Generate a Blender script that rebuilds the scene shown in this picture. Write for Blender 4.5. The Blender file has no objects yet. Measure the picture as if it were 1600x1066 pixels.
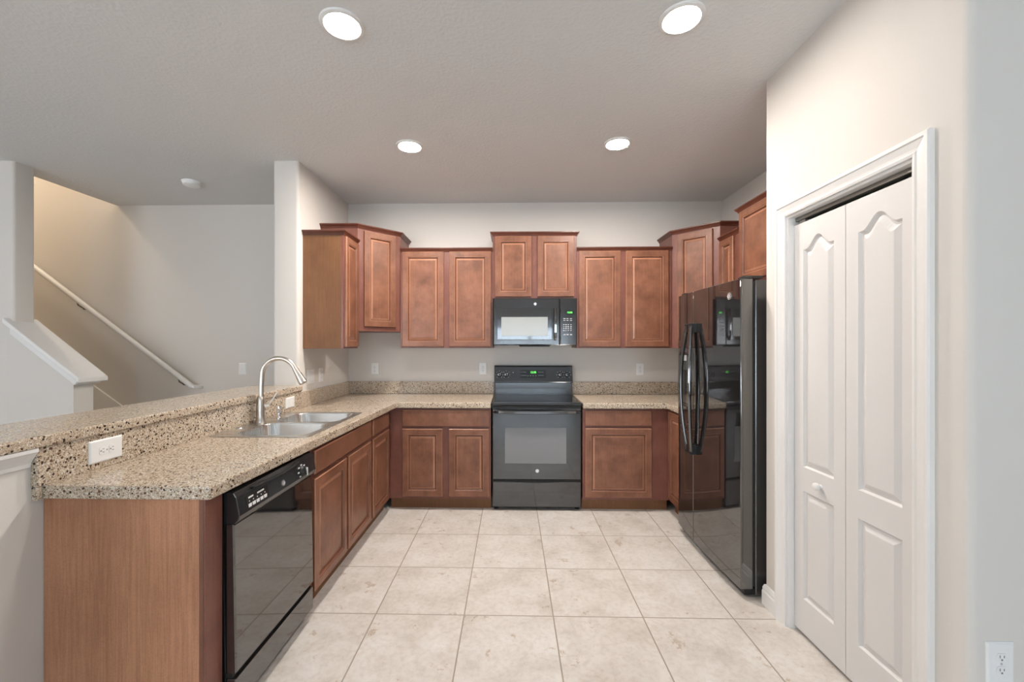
import bpy, bmesh, math, random
from mathutils import Vector, Matrix
random.seed(7)
S = bpy.context.scene
COL = S.collection
PI = math.pi

# ------------------------------------------------------------------ camera, world, exposure
cam_d = bpy.data.cameras.new('camera')
cam = bpy.data.objects.new('camera', cam_d)
COL.objects.link(cam)
cam.location = (0, 0, 1.3973)
cam.rotation_euler = (PI / 2, 0, 0.0216)
cam_d.sensor_width = 36
cam_d.lens = 36 * 652.455 / 1600
cam_d.shift_x = (800 - 785.04) / 1600
cam_d.shift_y = (539.53 - 533) / 1600
cam_d.clip_start = 0.02
S.camera = cam
S.view_settings.view_transform = 'Standard'
S.view_settings.look = 'None'
S.view_settings.gamma = 1
S.view_settings.use_curve_mapping = False
S.view_settings.exposure = 0.08
W = bpy.data.worlds.new('daylight')
S.world = W
W.use_nodes = True
W.node_tree.nodes['Background'].inputs['Color'].default_value = (0.75, 0.87, 1.0, 1)
W.node_tree.nodes['Background'].inputs['Strength'].default_value = 1.5

WIN_COL = (0.76, 0.89, 1.0)
CAN_COL = (1.0, 0.93, 0.86)
CAN_STRENGTH = 150
CAN_STRENGTH_REAR = 600
UP_COL = (1.0, 0.84, 0.66)

def area_light(name, loc, rot, sx, sy, power, col):
    d = bpy.data.lights.new(name, 'AREA')
    d.shape = 'RECTANGLE'; d.size = sx; d.size_y = sy
    d.energy = power; d.color = col
    o = bpy.data.objects.new(name, d); COL.objects.link(o)
    o.location = loc; o.rotation_euler = rot
    return o

# daylight entering by the glazing behind the camera (y = -3.8) and by the living room side; upward-tilted lamps double as added ceiling fill
area_light('daylight_fill_patio', (0.5, -3.74, 1.15), (PI / 2 + 0.75, 0, 0), 2.1, 2.0, 95, WIN_COL)
area_light('daylight_fill_living', (-3.8, -3.74, 1.5), (PI / 2 + 0.6, 0, 0), 2.2, 1.5, 140, (0.93, 0.96, 1.0))
area_light('daylight_nook', (3.0, -3.78, 1.5), (PI / 2, 0, 0), 1.3, 1.5, 5, (0.62, 0.80, 1.0))
area_light('daylight_fill_side', (-6.93, -0.6, 1.5), (PI / 2 + 0.6, 0, -PI / 2), 2.2, 1.5, 20, (0.93, 0.96, 1.0))
area_light('landing_light', (-6.0, 3.72, 5.1), (0, 0, 0), 0.3, 0.3, 95, UP_COL)

# ------------------------------------------------------------------ materials
def nt(name):
    m = bpy.data.materials.new(name); m.use_nodes = True
    return m, m.node_tree.nodes, m.node_tree.links, m.node_tree.nodes['Principled BSDF']

def plain(name, col, rough=0.5, metal=0.0, spec=0.5, coat=0.0):
    m, n, l, b = nt(name)
    b.inputs['Base Color'].default_value = (*col, 1)
    b.inputs['Roughness'].default_value = rough
    b.inputs['Metallic'].default_value = metal
    b.inputs['Specular IOR Level'].default_value = spec
    b.inputs['Coat Weight'].default_value = coat
    return m

def emit(name, col, st):
    m, n, l, b = nt(name)
    b.inputs['Base Color'].default_value = (*col, 1)
    b.inputs['Emission Color'].default_value = (*col, 1)
    b.inputs['Emission Strength'].default_value = st
    return m

def coords(n, l, scale=(1, 1, 1), rnd=True):
    tc = n.new('ShaderNodeTexCoord'); mp = n.new('ShaderNodeMapping')
    mp.inputs['Scale'].default_value = scale
    if rnd:
        oi = n.new('ShaderNodeObjectInfo'); mu = n.new('ShaderNodeMath'); mu.operation = 'MULTIPLY'
        mu.inputs[1].default_value = 37.0
        l.new(oi.outputs['Random'], mu.inputs[0])
        ad = n.new('ShaderNodeVectorMath'); ad.operation = 'ADD'
        l.new(tc.outputs['Object'], ad.inputs[0]); l.new(mu.outputs[0], ad.inputs[1])
        l.new(ad.outputs[0], mp.inputs['Vector'])
    else:
        l.new(tc.outputs['Object'], mp.inputs['Vector'])
    return mp.outputs['Vector']

def noise(n, l, vec, scale, detail=3, rough=0.5):
    t = n.new('ShaderNodeTexNoise'); t.inputs['Scale'].default_value = scale
    t.inputs['Detail'].default_value = detail; t.inputs['Roughness'].default_value = rough
    l.new(vec, t.inputs['Vector']); return t.outputs['Fac']

def ramp(n, l, fac, stops, const=False):
    r = n.new('ShaderNodeValToRGB')
    if const: r.color_ramp.interpolation = 'CONSTANT'
    e = r.color_ramp.elements
    while len(e) < len(stops): e.new(0.5)
    for k, (p, c) in enumerate(stops):
        e[k].position = p; e[k].color = (*c, 1)
    l.new(fac, r.inputs['Fac']); return r.outputs['Color']

def mix(n, l, fac, a, b, mode='MIX'):
    m = n.new('ShaderNodeMix'); m.data_type = 'RGBA'; m.blend_type = mode
    if isinstance(fac, float): m.inputs[0].default_value = fac
    else: l.new(fac, m.inputs[0])
    for s, v in ((6, a), (7, b)):
        if isinstance(v, tuple): m.inputs[s].default_value = (*v, 1)
        else: l.new(v, m.inputs[s])
    return m.outputs[2]

def bump(n, l, b, h, strength, dist):
    p = n.new('ShaderNodeBump'); p.inputs['Strength'].default_value = strength
    p.inputs['Distance'].default_value = dist
    l.new(h, p.inputs['Height']); l.new(p.outputs['Normal'], b.inputs['Normal'])

def paint(name, col, rough, scale, strength, dist=0.002):
    m, n, l, b = nt(name)
    v = coords(n, l, rnd=False)
    b.inputs['Base Color'].default_value = (*col, 1)
    b.inputs['Roughness'].default_value = rough
    b.inputs['Specular IOR Level'].default_value = 0.3
    f = noise(n, l, v, scale, 3)
    bump(n, l, b, f, strength, dist)
    return m

def wood(name, c_dark, c_mid, c_light, grain=0.35, rough=0.36, horiz=False, scale=1.0):
    m, n, l, b = nt(name)
    v = coords(n, l)
    blotch = noise(n, l, v, 7.0 * scale, 6, 0.62)
    base = ramp(n, l, blotch, [(0.30, c_dark), (0.50, c_mid), (0.70, c_light)])
    vg = coords(n, l, (3, 90, 90) if horiz else (90, 90, 3))
    t_ = n.new('ShaderNodeTexNoise'); t_.inputs['Scale'].default_value = 1.0; t_.inputs['Detail'].default_value = 4
    t_.inputs['Roughness'].default_value = 0.65; t_.inputs['Distortion'].default_value = 1.2
    l.new(vg, t_.inputs['Vector']); g = t_.outputs['Fac']
    gr = ramp(n, l, g, [(0.35, (0.62, 0.55, 0.52)), (0.62, (1.0, 1.0, 1.0))])
    fl = noise(n, l, v, 190, 2, 0.5)
    fr = ramp(n, l, fl, [(0.38, (0.84, 0.80, 0.78)), (0.55, (1, 1, 1))])
    c = mix(n, l, grain, base, gr, 'MULTIPLY')
    c = mix(n, l, 0.5, c, fr, 'MULTIPLY')
    l.new(c, b.inputs['Base Color'])
    b.inputs['Roughness'].default_value = rough
    b.inputs['Specular IOR Level'].default_value = 0.45
    bump(n, l, b, g, 0.06, 0.001)
    return m

def granite(name):
    m, n, l, b = nt(name)
    v = coords(n, l, rnd=False)
    dist = n.new('ShaderNodeTexNoise'); dist.inputs['Scale'].default_value = 90
    l.new(v, dist.inputs['Vector'])
    wv = n.new('ShaderNodeVectorMath'); wv.operation = 'MULTIPLY_ADD'
    l.new(dist.outputs['Color'], wv.inputs[0]); wv.inputs[1].default_value = (.006, .006, .006); l.new(v, wv.inputs[2])
    def cells(scale):
        vo = n.new('ShaderNodeTexVoronoi'); vo.inputs['Scale'].default_value = scale
        l.new(wv.outputs[0], vo.inputs['Vector'])
        q = n.new('ShaderNodeSeparateColor'); l.new(vo.outputs['Color'], q.inputs[0])
        return q.outputs[0], q.outputs[1], vo.outputs['Distance']
    f0, f1, fd = cells(330)
    base = ramp(n, l, f0, [(0.0, (0.22, 0.155, 0.105)), (0.10, (0.40, 0.305, 0.215)), (0.35, (0.50, 0.405, 0.30)), (0.70, (0.58, 0.49, 0.385)), (0.90, (0.70, 0.64, 0.55))], True)
    def layer(cur, scale, share, rad, col):
        g0, g1, gd = cells(scale)
        a_ = n.new('ShaderNodeMath'); a_.operation = 'LESS_THAN'; l.new(g0, a_.inputs[0]); a_.inputs[1].default_value = share
        b2 = n.new('ShaderNodeMath'); b2.operation = 'LESS_THAN'; l.new(gd, b2.inputs[0]); b2.inputs[1].default_value = rad
        c_ = n.new('ShaderNodeMath'); c_.operation = 'MULTIPLY'; l.new(a_.outputs[0], c_.inputs[0]); l.new(b2.outputs[0], c_.inputs[1])
        return mix(n, l, c_.outputs[0], cur, ramp(n, l, g1, col))
    base = layer(base, 150, 0.22, 0.50, [(0, (0.62, 0.55, 0.46)), (1, (0.72, 0.67, 0.60))])
    base = layer(base, 185, 0.17, 0.50, [(0, (0.10, 0.065, 0.045)), (1, (0.26, 0.175, 0.12))])
    base = layer(base, 88, 0.17, 0.40, [(0, (0.028, 0.02, 0.018)), (0.6, (0.06, 0.035, 0.027)), (1, (0.16, 0.075, 0.05))])
    l.new(base, b.inputs['Base Color'])
    b.inputs['Roughness'].default_value = 0.17
    return m

def tile(name, tx, ty, T, grout=0.0055):
    m, n, l, b = nt(name)
    tc = n.new('ShaderNodeTexCoord')
    sep = n.new('ShaderNodeSeparateXYZ'); l.new(tc.outputs['Object'], sep.inputs[0])
    def M(op, a, bb=None, c=None):
        q = n.new('ShaderNodeMath'); q.operation = op
        for i, x in enumerate((a, bb, c)):
            if x is None: continue
            if isinstance(x, (int, float)): q.inputs[i].default_value = x
            else: l.new(x, q.inputs[i])
        return q.outputs[0]
    ux = M('DIVIDE', M('SUBTRACT', sep.outputs['X'], tx), T)
    uy = M('DIVIDE', M('SUBTRACT', sep.outputs['Y'], ty), T)
    dx = M('ABSOLUTE', M('SUBTRACT', M('FRACT', ux), 0.5))
    dy = M('ABSOLUTE', M('SUBTRACT', M('FRACT', uy), 0.5))
    d = M('MAXIMUM', dx, dy)
    g0 = 0.5 - grout / 2 / T
    gm = n.new('ShaderNodeMapRange'); gm.inputs['From Min'].default_value = g0 - 0.0025
    gm.inputs['From Max'].default_value = g0 + 0.0008
    l.new(d, gm.inputs['Value'])
    cid = n.new('ShaderNodeCombineXYZ'); l.new(M('FLOOR', ux), cid.inputs[0]); l.new(M('FLOOR', uy), cid.inputs[1])
    wn = n.new('ShaderNodeTexWhiteNoise'); l.new(cid.outputs[0], wn.inputs['Vector'])
    off = n.new('ShaderNodeVectorMath'); off.operation = 'MULTIPLY_ADD'
    l.new(wn.outputs['Color'], off.inputs[0]); off.inputs[1].default_value = (9, 9, 9)
    l.new(tc.outputs['Object'], off.inputs[2])
    vv = off.outputs[0]
    a = noise(n, l, vv, 4.5, 6, 0.62)
    base = ramp(n, l, a, [(0.30, (0.53, 0.485, 0.435)), (0.50, (0.63, 0.59, 0.545)), (0.72, (0.70, 0.67, 0.64))])
    f = noise(n, l, vv, 38, 5, 0.7)
    base = mix(n, l, 0.55, base, ramp(n, l, f, [(0.34, (0.80, 0.74, 0.68)), (0.55, (1, 1, 1))]), 'MULTIPLY')
    vein = noise(n, l, vv, 8, 8, 0.72)
    vm = ramp(n, l, vein, [(0.61, (1, 1, 1)), (0.645, (0.60, 0.45, 0.33)), (0.72, (0.95, 0.90, 0.85))])
    base = mix(n, l, 0.7, base, vm, 'MULTIPLY')
    c = mix(n, l, gm.outputs[0], base, (0.33, 0.275, 0.225))
    l.new(c, b.inputs['Base Color'])
    b.inputs['Roughness'].default_value = 0.38
    b.inputs['Specular IOR Level'].default_value = 0.4
    bump(n, l, b, M('SUBTRACT', 1.0, gm.outputs[0]), 0.5, 0.002)
    return m

def appliance_black(name, base, rough, bstr=0.0, ior=1.5):
    m, n, l, b = nt(name)
    b.inputs['Base Color'].default_value = (*base, 1)
    b.inputs['IOR'].default_value = ior
    v = coords(n, l)
    f = noise(n, l, v, 3.0, 2)
    r = n.new('ShaderNodeMapRange'); r.inputs['To Min'].default_value = rough * 0.8; r.inputs['To Max'].default_value = rough * 1.2
    l.new(f, r.inputs['Value']); l.new(r.outputs[0], b.inputs['Roughness'])
    if bstr:
        bump(n, l, b, noise(n, l, v, 420, 2), bstr, 0.0006)
    return m

def steel(name, col, rough):
    m, n, l, b = nt(name)
    v = coords(n, l, (1, 160, 1))
    f = noise(n, l, v, 2.0, 2)
    r = n.new('ShaderNodeMapRange'); r.inputs['To Min'].default_value = rough * 0.75; r.inputs['To Max'].default_value = rough * 1.3
    l.new(f, r.inputs['Value']); l.new(r.outputs[0], b.inputs['Roughness'])
    b.inputs['Base Color'].default_value = (*col, 1); b.inputs['Metallic'].default_value = 1
    return m

M_WALL = paint('wall_paint', (0.68, 0.645, 0.60), 0.75, 150, 0.10)
M_CEIL = paint('ceiling_paint', (0.70, 0.70, 0.695), 0.85, 60, 0.5, 0.005)
M_TRIM = plain('white_trim_paint', (0.77, 0.76, 0.74), 0.38)
M_DOORW = paint('white_door_paint', (0.69, 0.675, 0.66), 0.42, 260, 0.04)
M_WOOD = wood('maple_stain', (0.150, 0.061, 0.034), (0.230, 0.097, 0.055), (0.295, 0.132, 0.078))
M_WOODL = wood('maple_rubbed_highlight', (0.34, 0.155, 0.092), (0.40, 0.19, 0.115), (0.44, 0.22, 0.135), rough=0.30)  # rubbed door edges and beads, their highlight lines painted in as lighter stain
M_WOODD = wood('maple_groove_shade', (0.12, 0.045, 0.026), (0.155, 0.06, 0.034), (0.19, 0.075, 0.043))  # groove shade of the doors painted in as a darker stain
M_FRAME = wood('maple_stain_frame', (0.165, 0.060, 0.043), (0.195, 0.074, 0.053), (0.225, 0.09, 0.064))
M_CROWN = wood('maple_stain_dark', (0.10, 0.030, 0.018), (0.125, 0.040, 0.024), (0.15, 0.05, 0.03), horiz=True)
M_PANEL = wood('laminate_panel', (0.40, 0.190, 0.103), (0.47, 0.230, 0.128), (0.53, 0.27, 0.155), grain=0.6, scale=0.4)
M_SIDE = wood('laminate_side', (0.185, 0.078, 0.028), (0.215, 0.093, 0.034), (0.245, 0.11, 0.042), grain=0.45, scale=0.5, rough=0.55)
M_EDGE = wood('edge_band', (0.16, 0.065, 0.040), (0.19, 0.08, 0.05), (0.21, 0.09, 0.06))
M_GRAN = granite('speckled_counter')
M_TILE = tile('beige_floor_tile', -0.704, 3.0758, 0.4597)
M_BLK = appliance_black('black_gloss_panel', (0.012, 0.011, 0.011), 0.04, ior=2.5)
M_BLKG = appliance_black('black_enamel', (0.020, 0.020, 0.021), 0.13, ior=1.65)
M_BLK2 = appliance_black('black_oven_glass', (0.014, 0.014, 0.015), 0.06, ior=1.95)
M_BLKS = appliance_black('black_textured_side', (0.030, 0.027, 0.026), 0.25, 0.15, ior=2.2)
M_BLKM = appliance_black('black_matte_plastic', (0.012, 0.012, 0.012), 0.45)
M_WINB = plain('oven_window_glass', (0.20, 0.20, 0.205), 0.10)
M_MWWIN = plain('microwave_window_screen', (0.32, 0.335, 0.325), 0.16)
M_GREY = plain('grey_print', (0.42, 0.42, 0.43), 0.5)
M_SILV = plain('silver_badge', (0.75, 0.75, 0.76), 0.25, 0.8)
M_CHROME = plain('chrome', (0.85, 0.85, 0.86), 0.08, 1)
M_STEEL = steel('brushed_stainless', (0.66, 0.66, 0.65), 0.26)
M_NICKEL = steel('brushed_nickel', (0.62, 0.575, 0.52), 0.30)
M_PLATE = plain('white_plastic', (0.82, 0.82, 0.81), 0.35)
M_SLOT = plain('slot_dark', (0.20, 0.20, 0.20), 0.6)
M_GREEN = emit('green_led', (0.15, 0.9, 0.12), 2.2)
M_DISP = plain('display_glass', (0.010, 0.012, 0.012), 0.15)
M_LENS = emit('led_lens', CAN_COL, CAN_STRENGTH)
M_LENSR = emit('led_lens_brighter', CAN_COL, CAN_STRENGTH_REAR)
M_DARK = plain('dark_gap', (0.02, 0.018, 0.016), 0.7)
M_ALU = plain('track_metal', (0.25, 0.24, 0.22), 0.4, 0.7)
M_CARPET = paint('stair_carpet', (0.42, 0.37, 0.31), 0.95, 300, 0.6)
M_BRASS = plain('bracket_metal', (0.16, 0.13, 0.10), 0.4, 0.7)
m_, n_, l_, b_ = nt('window_glass')
b_.inputs['Base Color'].default_value = (0.95, 0.97, 1, 1); b_.inputs['Roughness'].default_value = 0.02
b_.inputs['Transmission Weight'].default_value = 1.0
M_GLASS = m_

# ------------------------------------------------------------------ mesh helpers
def nb(): return bmesh.new()

def box(bm, x0, x1, y0, y1, z0, z1):
    v = [bm.verts.new(p) for p in ((x0, y0, z0), (x1, y0, z0), (x1, y1, z0), (x0, y1, z0), (x0, y0, z1), (x1, y0, z1), (x1, y1, z1), (x0, y1, z1))]
    for f in ((3, 2, 1, 0), (4, 5, 6, 7), (0, 1, 5, 4), (1, 2, 6, 5), (2, 3, 7, 6), (3, 0, 4, 7)):
        bm.faces.new([v[i] for i in f])

def prism(bm, pts, z0, z1, mat=None):
    a = [Vector((x, y, z0)) for x, y in pts]; b = [Vector((x, y, z1)) for x, y in pts]
    if mat is not None:
        a = [mat @ p for p in a]; b = [mat @ p for p in b]
    a = [bm.verts.new(p) for p in a]; b = [bm.verts.new(p) for p in b]
    n = len(a)
    bm.faces.new(a[::-1]); bm.faces.new(b)
    for i in range(n):
        j = (i + 1) % n
        bm.faces.new([a[i], a[j], b[j], b[i]])

def rounded(pts, rads, seg=5):
    out = []
    n = len(pts)
    for i in range(n):
        p = Vector(pts[i]).to_2d(); r = rads[i]
        if r <= 0:
            out.append((p.x, p.y)); continue
        a = (Vector(pts[i - 1]).to_2d() - p).normalized(); b = (Vector(pts[(i + 1) % n]).to_2d() - p).normalized()
        half = a.angle(b) / 2
        t = r / math.tan(half)
        s = p + a * t; e = p + b * t
        c = p + (a + b).normalized() * (r / math.sin(half))
        a0 = math.atan2(s.y - c.y, s.x - c.x); a1 = math.atan2(e.y - c.y, e.x - c.x)
        d = (a1 - a0 + PI) % (2 * PI) - PI
        for k in range(seg + 1):
            q = a0 + d * k / seg
            out.append((c.x + r * math.cos(q), c.y + r * math.sin(q)))
    return out

def rrect(x0, x1, y0, y1, r, seg=5):
    return rounded([(x0, y0), (x1, y0), (x1, y1), (x0, y1)], [r] * 4, seg)

def frame_of(d):
    d = d.normalized()
    u = d.cross(Vector((0, 0, 1)))
    if u.length < 1e-4: u = Vector((1, 0, 0))
    u.normalize()
    return u, d.cross(u).normalized()

def tube(bm, pts, r, n=12, caps=True):
    pts = [Vector(p) for p in pts]
    rs = r if isinstance(r, (list, tuple)) else [r] * len(pts)
    rings = []; u = None
    for i, p in enumerate(pts):
        d = (pts[min(i + 1, len(pts) - 1)] - pts[max(i - 1, 0)]).normalized()
        if u is None: u, w = frame_of(d)
        else:
            u = (u - d * u.dot(d)).normalized(); w = d.cross(u).normalized()
        rings.append([bm.verts.new(p + (u * math.cos(2 * PI * k / n) + w * math.sin(2 * PI * k / n)) * rs[i]) for k in range(n)])
    for a, b in zip(rings, rings[1:]):
        for k in range(n):
            bm.faces.new([a[k], a[(k + 1) % n], b[(k + 1) % n], b[k]])
    if caps:
        bm.faces.new(rings[0][::-1]); bm.faces.new(rings[-1])

def ribbon(bm, pts, side, w, t):
    """flat bar of width w along 'side' and thickness t, following pts"""
    pts = [Vector(p) for p in pts]; side = Vector(side).normalized(); rings = []
    for i, p in enumerate(pts):
        d = (pts[min(i + 1, len(pts) - 1)] - pts[max(i - 1, 0)]).normalized()
        nrm = d.cross(side).normalized()
        c = 0.35
        ring = []
        for a, b in ((-1, -c), (-1 + c * t / w * 1.4, -1), (1 - c * t / w * 1.4, -1), (1, -c), (1, c), (1 - c * t / w * 1.4, 1), (-1 + c * t / w * 1.4, 1), (-1, c)):
            ring.append(bm.verts.new(p + side * (a * w / 2) + nrm * (b * t / 2)))
        rings.append(ring)
    for a, b in zip(rings, rings[1:]):
        for k in range(8):
            bm.faces.new([a[k], a[(k + 1) % 8], b[(k + 1) % 8], b[k]])
    bm.faces.new(rings[0][::-1]); bm.faces.new(rings[-1])

def lathe(bm, prof, mat=None, n=28):
    """prof = [(r, h)] round local z; mat places it"""
    mat = mat or Matrix()
    rings = []
    for r, h in prof:
        if r < 1e-5: rings.append([bm.verts.new(mat @ Vector((0, 0, h)))])
        else: rings.append([bm.verts.new(mat @ Vector((r * math.cos(2 * PI * k / n), r * math.sin(2 * PI * k / n), h))) for k in range(n)])
    for a, b in zip(rings, rings[1:]):
        for k in range(n):
            q = [a[k % len(a)], a[(k + 1) % len(a)], b[(k + 1) % len(b)], b[k % len(b)]]
            q = list(dict.fromkeys(q))
            if len(q) > 2: bm.faces.new(q)
    if len(rings[0]) > 1: bm.faces.new(rings[0][::-1])
    if len(rings[-1]) > 1: bm.faces.new(rings[-1])

def facing(loc, axis):
    """matrix taking local z to the given axis"""
    z = Vector(axis).normalized(); u, w = frame_of(z)
    m = Matrix((u, w, z)).transposed().to_4x4(); m.translation = Vector(loc); return m

def rect_loft(bm, x0, x1, z0, z1, prof, y=0.0, back=True, mats=None):
    """concentric rectangles on a panel facing -y; prof = [(inset, out)] from the rim inwards"""
    rings = []
    for i, o in prof:
        rings.append([bm.verts.new(p) for p in ((x0 + i, y - o, z0 + i), (x1 - i, y - o, z0 + i), (x1 - i, y - o, z1 - i), (x0 + i, y - o, z1 - i))])
    for i, (a, b) in enumerate(zip(rings, rings[1:])):
        for k in range(4):
            f = bm.faces.new([a[k], a[(k + 1) % 4], b[(k + 1) % 4], b[k]])
            if mats: f.material_index = mats[i]
    bm.faces.new(rings[-1])
    if back: bm.faces.new(rings[0][::-1])

def sweep(bm, path, prof, closed=False):
    """prof = closed polygon [(out, z)], out = to the right of the path direction in plan"""
    P = [Vector((x, y)) for x, y in path]; n = len(P); rings = []
    for i, p in enumerate(P):
        def nr(a, b):
            d = (b - a).normalized(); return Vector((d.y, -d.x))
        if closed:
            n1 = nr(P[i - 1], p); n2 = nr(p, P[(i + 1) % n])
        else:
            n1 = nr(P[max(i - 1, 0)], P[max(i - 1, 0) + 1]); n2 = nr(P[min(i, n - 2)], P[min(i, n - 2) + 1])
        m = (n1 + n2).normalized(); m /= max(0.2, m.dot(n1))
        rings.append([bm.verts.new((p.x + m.x * o, p.y + m.y * o, z)) for o, z in prof])
    k = len(prof)
    for i in range(n if closed else n - 1):
        a = rings[i]; b = rings[(i + 1) % n]
        for j in range(k):
            bm.faces.new([a[j], a[(j + 1) % k], b[(j + 1) % k], b[j]])
    if not closed:
        bm.faces.new(rings[0][::-1]); bm.faces.new(rings[-1])

def plate(bm, outer, holes, z0, z1):
    """flat slab with holes"""
    es = []
    def loop(pts):
        vs = [bm.verts.new((x, y, z1)) for x, y in pts]
        for i in range(len(vs)): es.append(bm.edges.new((vs[i], vs[(i + 1) % len(vs)])))
    loop(outer)
    for h in holes: loop(h)
    r = bmesh.ops.triangle_fill(bm, use_beauty=True, use_dissolve=False, edges=es)
    fs = [f for f in r['geom'] if isinstance(f, bmesh.types.BMFace)]
    ex = bmesh.ops.extrude_face_region(bm, geom=fs)
    vs = [g for g in ex['geom'] if isinstance(g, bmesh.types.BMVert)]
    bmesh.ops.translate(bm, verts=vs, vec=(0, 0, z0 - z1))

def obj(name, bm, mat, parent=None, bevel=0.0, smooth=False, seg=2, label=None):
    bmesh.ops.recalc_face_normals(bm, faces=bm.faces[:])
    me = bpy.data.meshes.new(name); bm.to_mesh(me); bm.free()
    me.materials.append(mat)
    o = bpy.data.objects.new(name, me); COL.objects.link(o)
    if parent: o.parent = parent
    if smooth:
        me.shade_smooth()
        try: me.set_sharp_from_angle(angle=math.radians(38))
        except Exception: pass
    if bevel:
        b = o.modifiers.new('bevel', 'BEVEL'); b.width = bevel; b.segments = seg; b.limit_method = 'ANGLE'; b.angle_limit = math.radians(40)
    if label: o['label'] = label
    return o

def bxo(name, dims, mat, parent=None, bevel=0.0, label=None):
    bm = nb(); box(bm, *dims); return obj(name, bm, mat, parent, bevel, label=label)

def thing(name, label, cat, loc=(0, 0, 0), rotz=0.0, group=None):
    o = bpy.data.objects.new(name, None); COL.objects.link(o)
    o.empty_display_size = 0.1
    o.location = loc; o.rotation_euler = (0, 0, rotz)
    o['label'] = label; o['category'] = cat
    if group: o['group'] = group
    return o

def tag(o, label, cat, group=None):
    o['label'] = label; o['category'] = cat
    if group: o['group'] = group
    return o

def struct(name, bm, mat, bevel=0.0, smooth=False, parent=None):
    o = obj(name, bm, mat, parent, bevel, smooth)
    o['kind'] = 'structure'
    return o

def badge(parent, loc, axis, r=0.016, name='badge'):
    """round silver emblem with a raised rim and a scrolled monogram"""
    m = facing(loc, axis)
    bm = nb()
    lathe(bm, [(0, 0.0018), (r * 0.80, 0.0018), (r * 0.84, 0.003), (r, 0.003), (r, 0.0)], m, 28)
    b = obj(name, bm, M_SILV, parent, smooth=True, label='round silver emblem')
    bm = nb()
    for s in (-1, 1):
        pts = [m @ Vector((s * r * (0.28 + 0.30 * math.cos(t)), r * 0.38 * math.sin(t), 0.0022)) for t in [k * 2 * PI / 14 for k in range(12)]]
        tube(bm, pts, r * 0.06, 5)
    obj('monogram', bm, M_GREY, b)
    return b

def text_part(name, txt, size, mat, parent, matrix, depth=0.0004, align='CENTER'):
    cu = bpy.data.curves.new(name, 'FONT'); cu.body = txt; cu.size = size; cu.extrude = depth
    cu.align_x = align; cu.align_y = 'CENTER'
    tmp = bpy.data.objects.new('tmp_text', cu); COL.objects.link(tmp)
    dg = bpy.context.evaluated_depsgraph_get()
    me = bpy.data.meshes.new_from_object(tmp.evaluated_get(dg))
    bpy.data.objects.remove(tmp)
    me.transform(matrix)
    me.materials.clear(); me.materials.append(mat)
    o = bpy.data.objects.new(name, me); COL.objects.link(o); o.parent = parent
    return o

# ------------------------------------------------------------------ key planes
YB = 4.151; XL = -1.634; XR = 2.069; ZC = 2.813
XP = 1.368; YP = 2.276          # pantry wall plane and its far corner
YS = 3.17                        # end of the stub wall
HUGE_L = -7.0; YF = -3.8; XFR = 4.0

# ------------------------------------------------------------------ the setting
bm = nb(); box(bm, HUGE_L - 0.15, XFR + 0.15, YF - 0.15, YB + 0.15, -0.12, 0.0)
struct('floor', bm, M_TILE)

bm = nb()   # ceiling with the notch of the stairwell
prism(bm, [(HUGE_L - .15, YF - .15), (XFR + .15, YF - .15), (XFR + .15, YB + .15), (-4.0, YB + .15), (-4.0, 3.27), (HUGE_L - .15, 3.27)], ZC, ZC + 0.25)
struct('ceiling', bm, M_CEIL)

bm = nb(); box(bm, HUGE_L - .15, XFR + .15, YB, YB + .15, 0, 5.4)
struct('wall_back', bm, M_WALL)
bm = nb(); prism(bm, rounded([(-1.833, YS), (XL, YS), (XL, YB), (-1.833, YB)], [.022, .022, 0, 0]), 0, ZC)
struct('wall_left', bm, M_WALL, smooth=True)
bm = nb(); box(bm, XR, XR + .12, 1.39, YB, 0, ZC)
struct('wall_right', bm, M_WALL)

# pantry wall with its door opening, its corner and the wall that turns to the right
OY0, OY1, OZ = 1.445, 2.105, 2.035
bm = nb()
prism(bm, rounded([(XP, OY0), (XP, 1.276), (XFR, 1.276), (XFR, 1.39), (XP + .115, 1.39), (XP + .115, OY0)], [0, .024, 0, 0, 0, 0]), 0, ZC)
prism(bm, rounded([(XP, YP), (XP, OY1), (XP + .115, OY1), (XP + .115, YP - .115), (XR, YP - .115), (XR, YP)], [.008, 0, 0, 0, 0, 0]), 0, ZC)
box(bm, XP, XP + .115, OY0, OY1, OZ, ZC)
struct('wall_pantry', bm, M_WALL, smooth=True)

# room behind the camera, with its glazing
def wall_with_openings(name, x0, x1, ops, z1):
    bm = nb(); x = x0
    for a, b, c, d in ops:
        box(bm, x, a, YF - .15, YF, 0, z1)
        if c > 0: box(bm, a, b, YF - .15, YF, 0, c)
        box(bm, a, b, YF - .15, YF, d, z1)
        x = b
    box(bm, x, x1, YF - .15, YF, 0, z1)
    return struct(name, bm, M_WALL)
OPS = [(-4.9, -2.7, 0.75, 2.25), (-0.55, 1.55, 0.10, 2.15), (2.35, 3.65, 0.75, 2.25)]
wall_with_openings('wall_front', HUGE_L - .15, XFR + .15, OPS, ZC)
for k, (a, b, c, d) in enumerate(OPS):
    e = bpy.data.objects.new('window_%d' % (k + 1), None); COL.objects.link(e)
    e.location = ((a + b) / 2, YF - .08, c); e['kind'] = 'structure'
    w = (b - a) / 2; h = d - c
    bm = nb()
    for x0, x1, z0, z1 in ((-w, -w + .05, 0, h), (w - .05, w, 0, h), (-w + .05, w - .05, 0, .05), (-w + .05, w - .05, h - .05, h), (-.035, .035, .05, h - .05)):
        box(bm, x0, x1, -.03, .03, z0, z1)
    obj('window_frame', bm, M_TRIM, e, 0.004)
    for s in (-1, 1):
        bxo('pane', (min(s * .035, s * (w - .05)), max(s * .035, s * (w - .05)), -.004, .004, .05, h - .05), M_GLASS, e)

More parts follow.
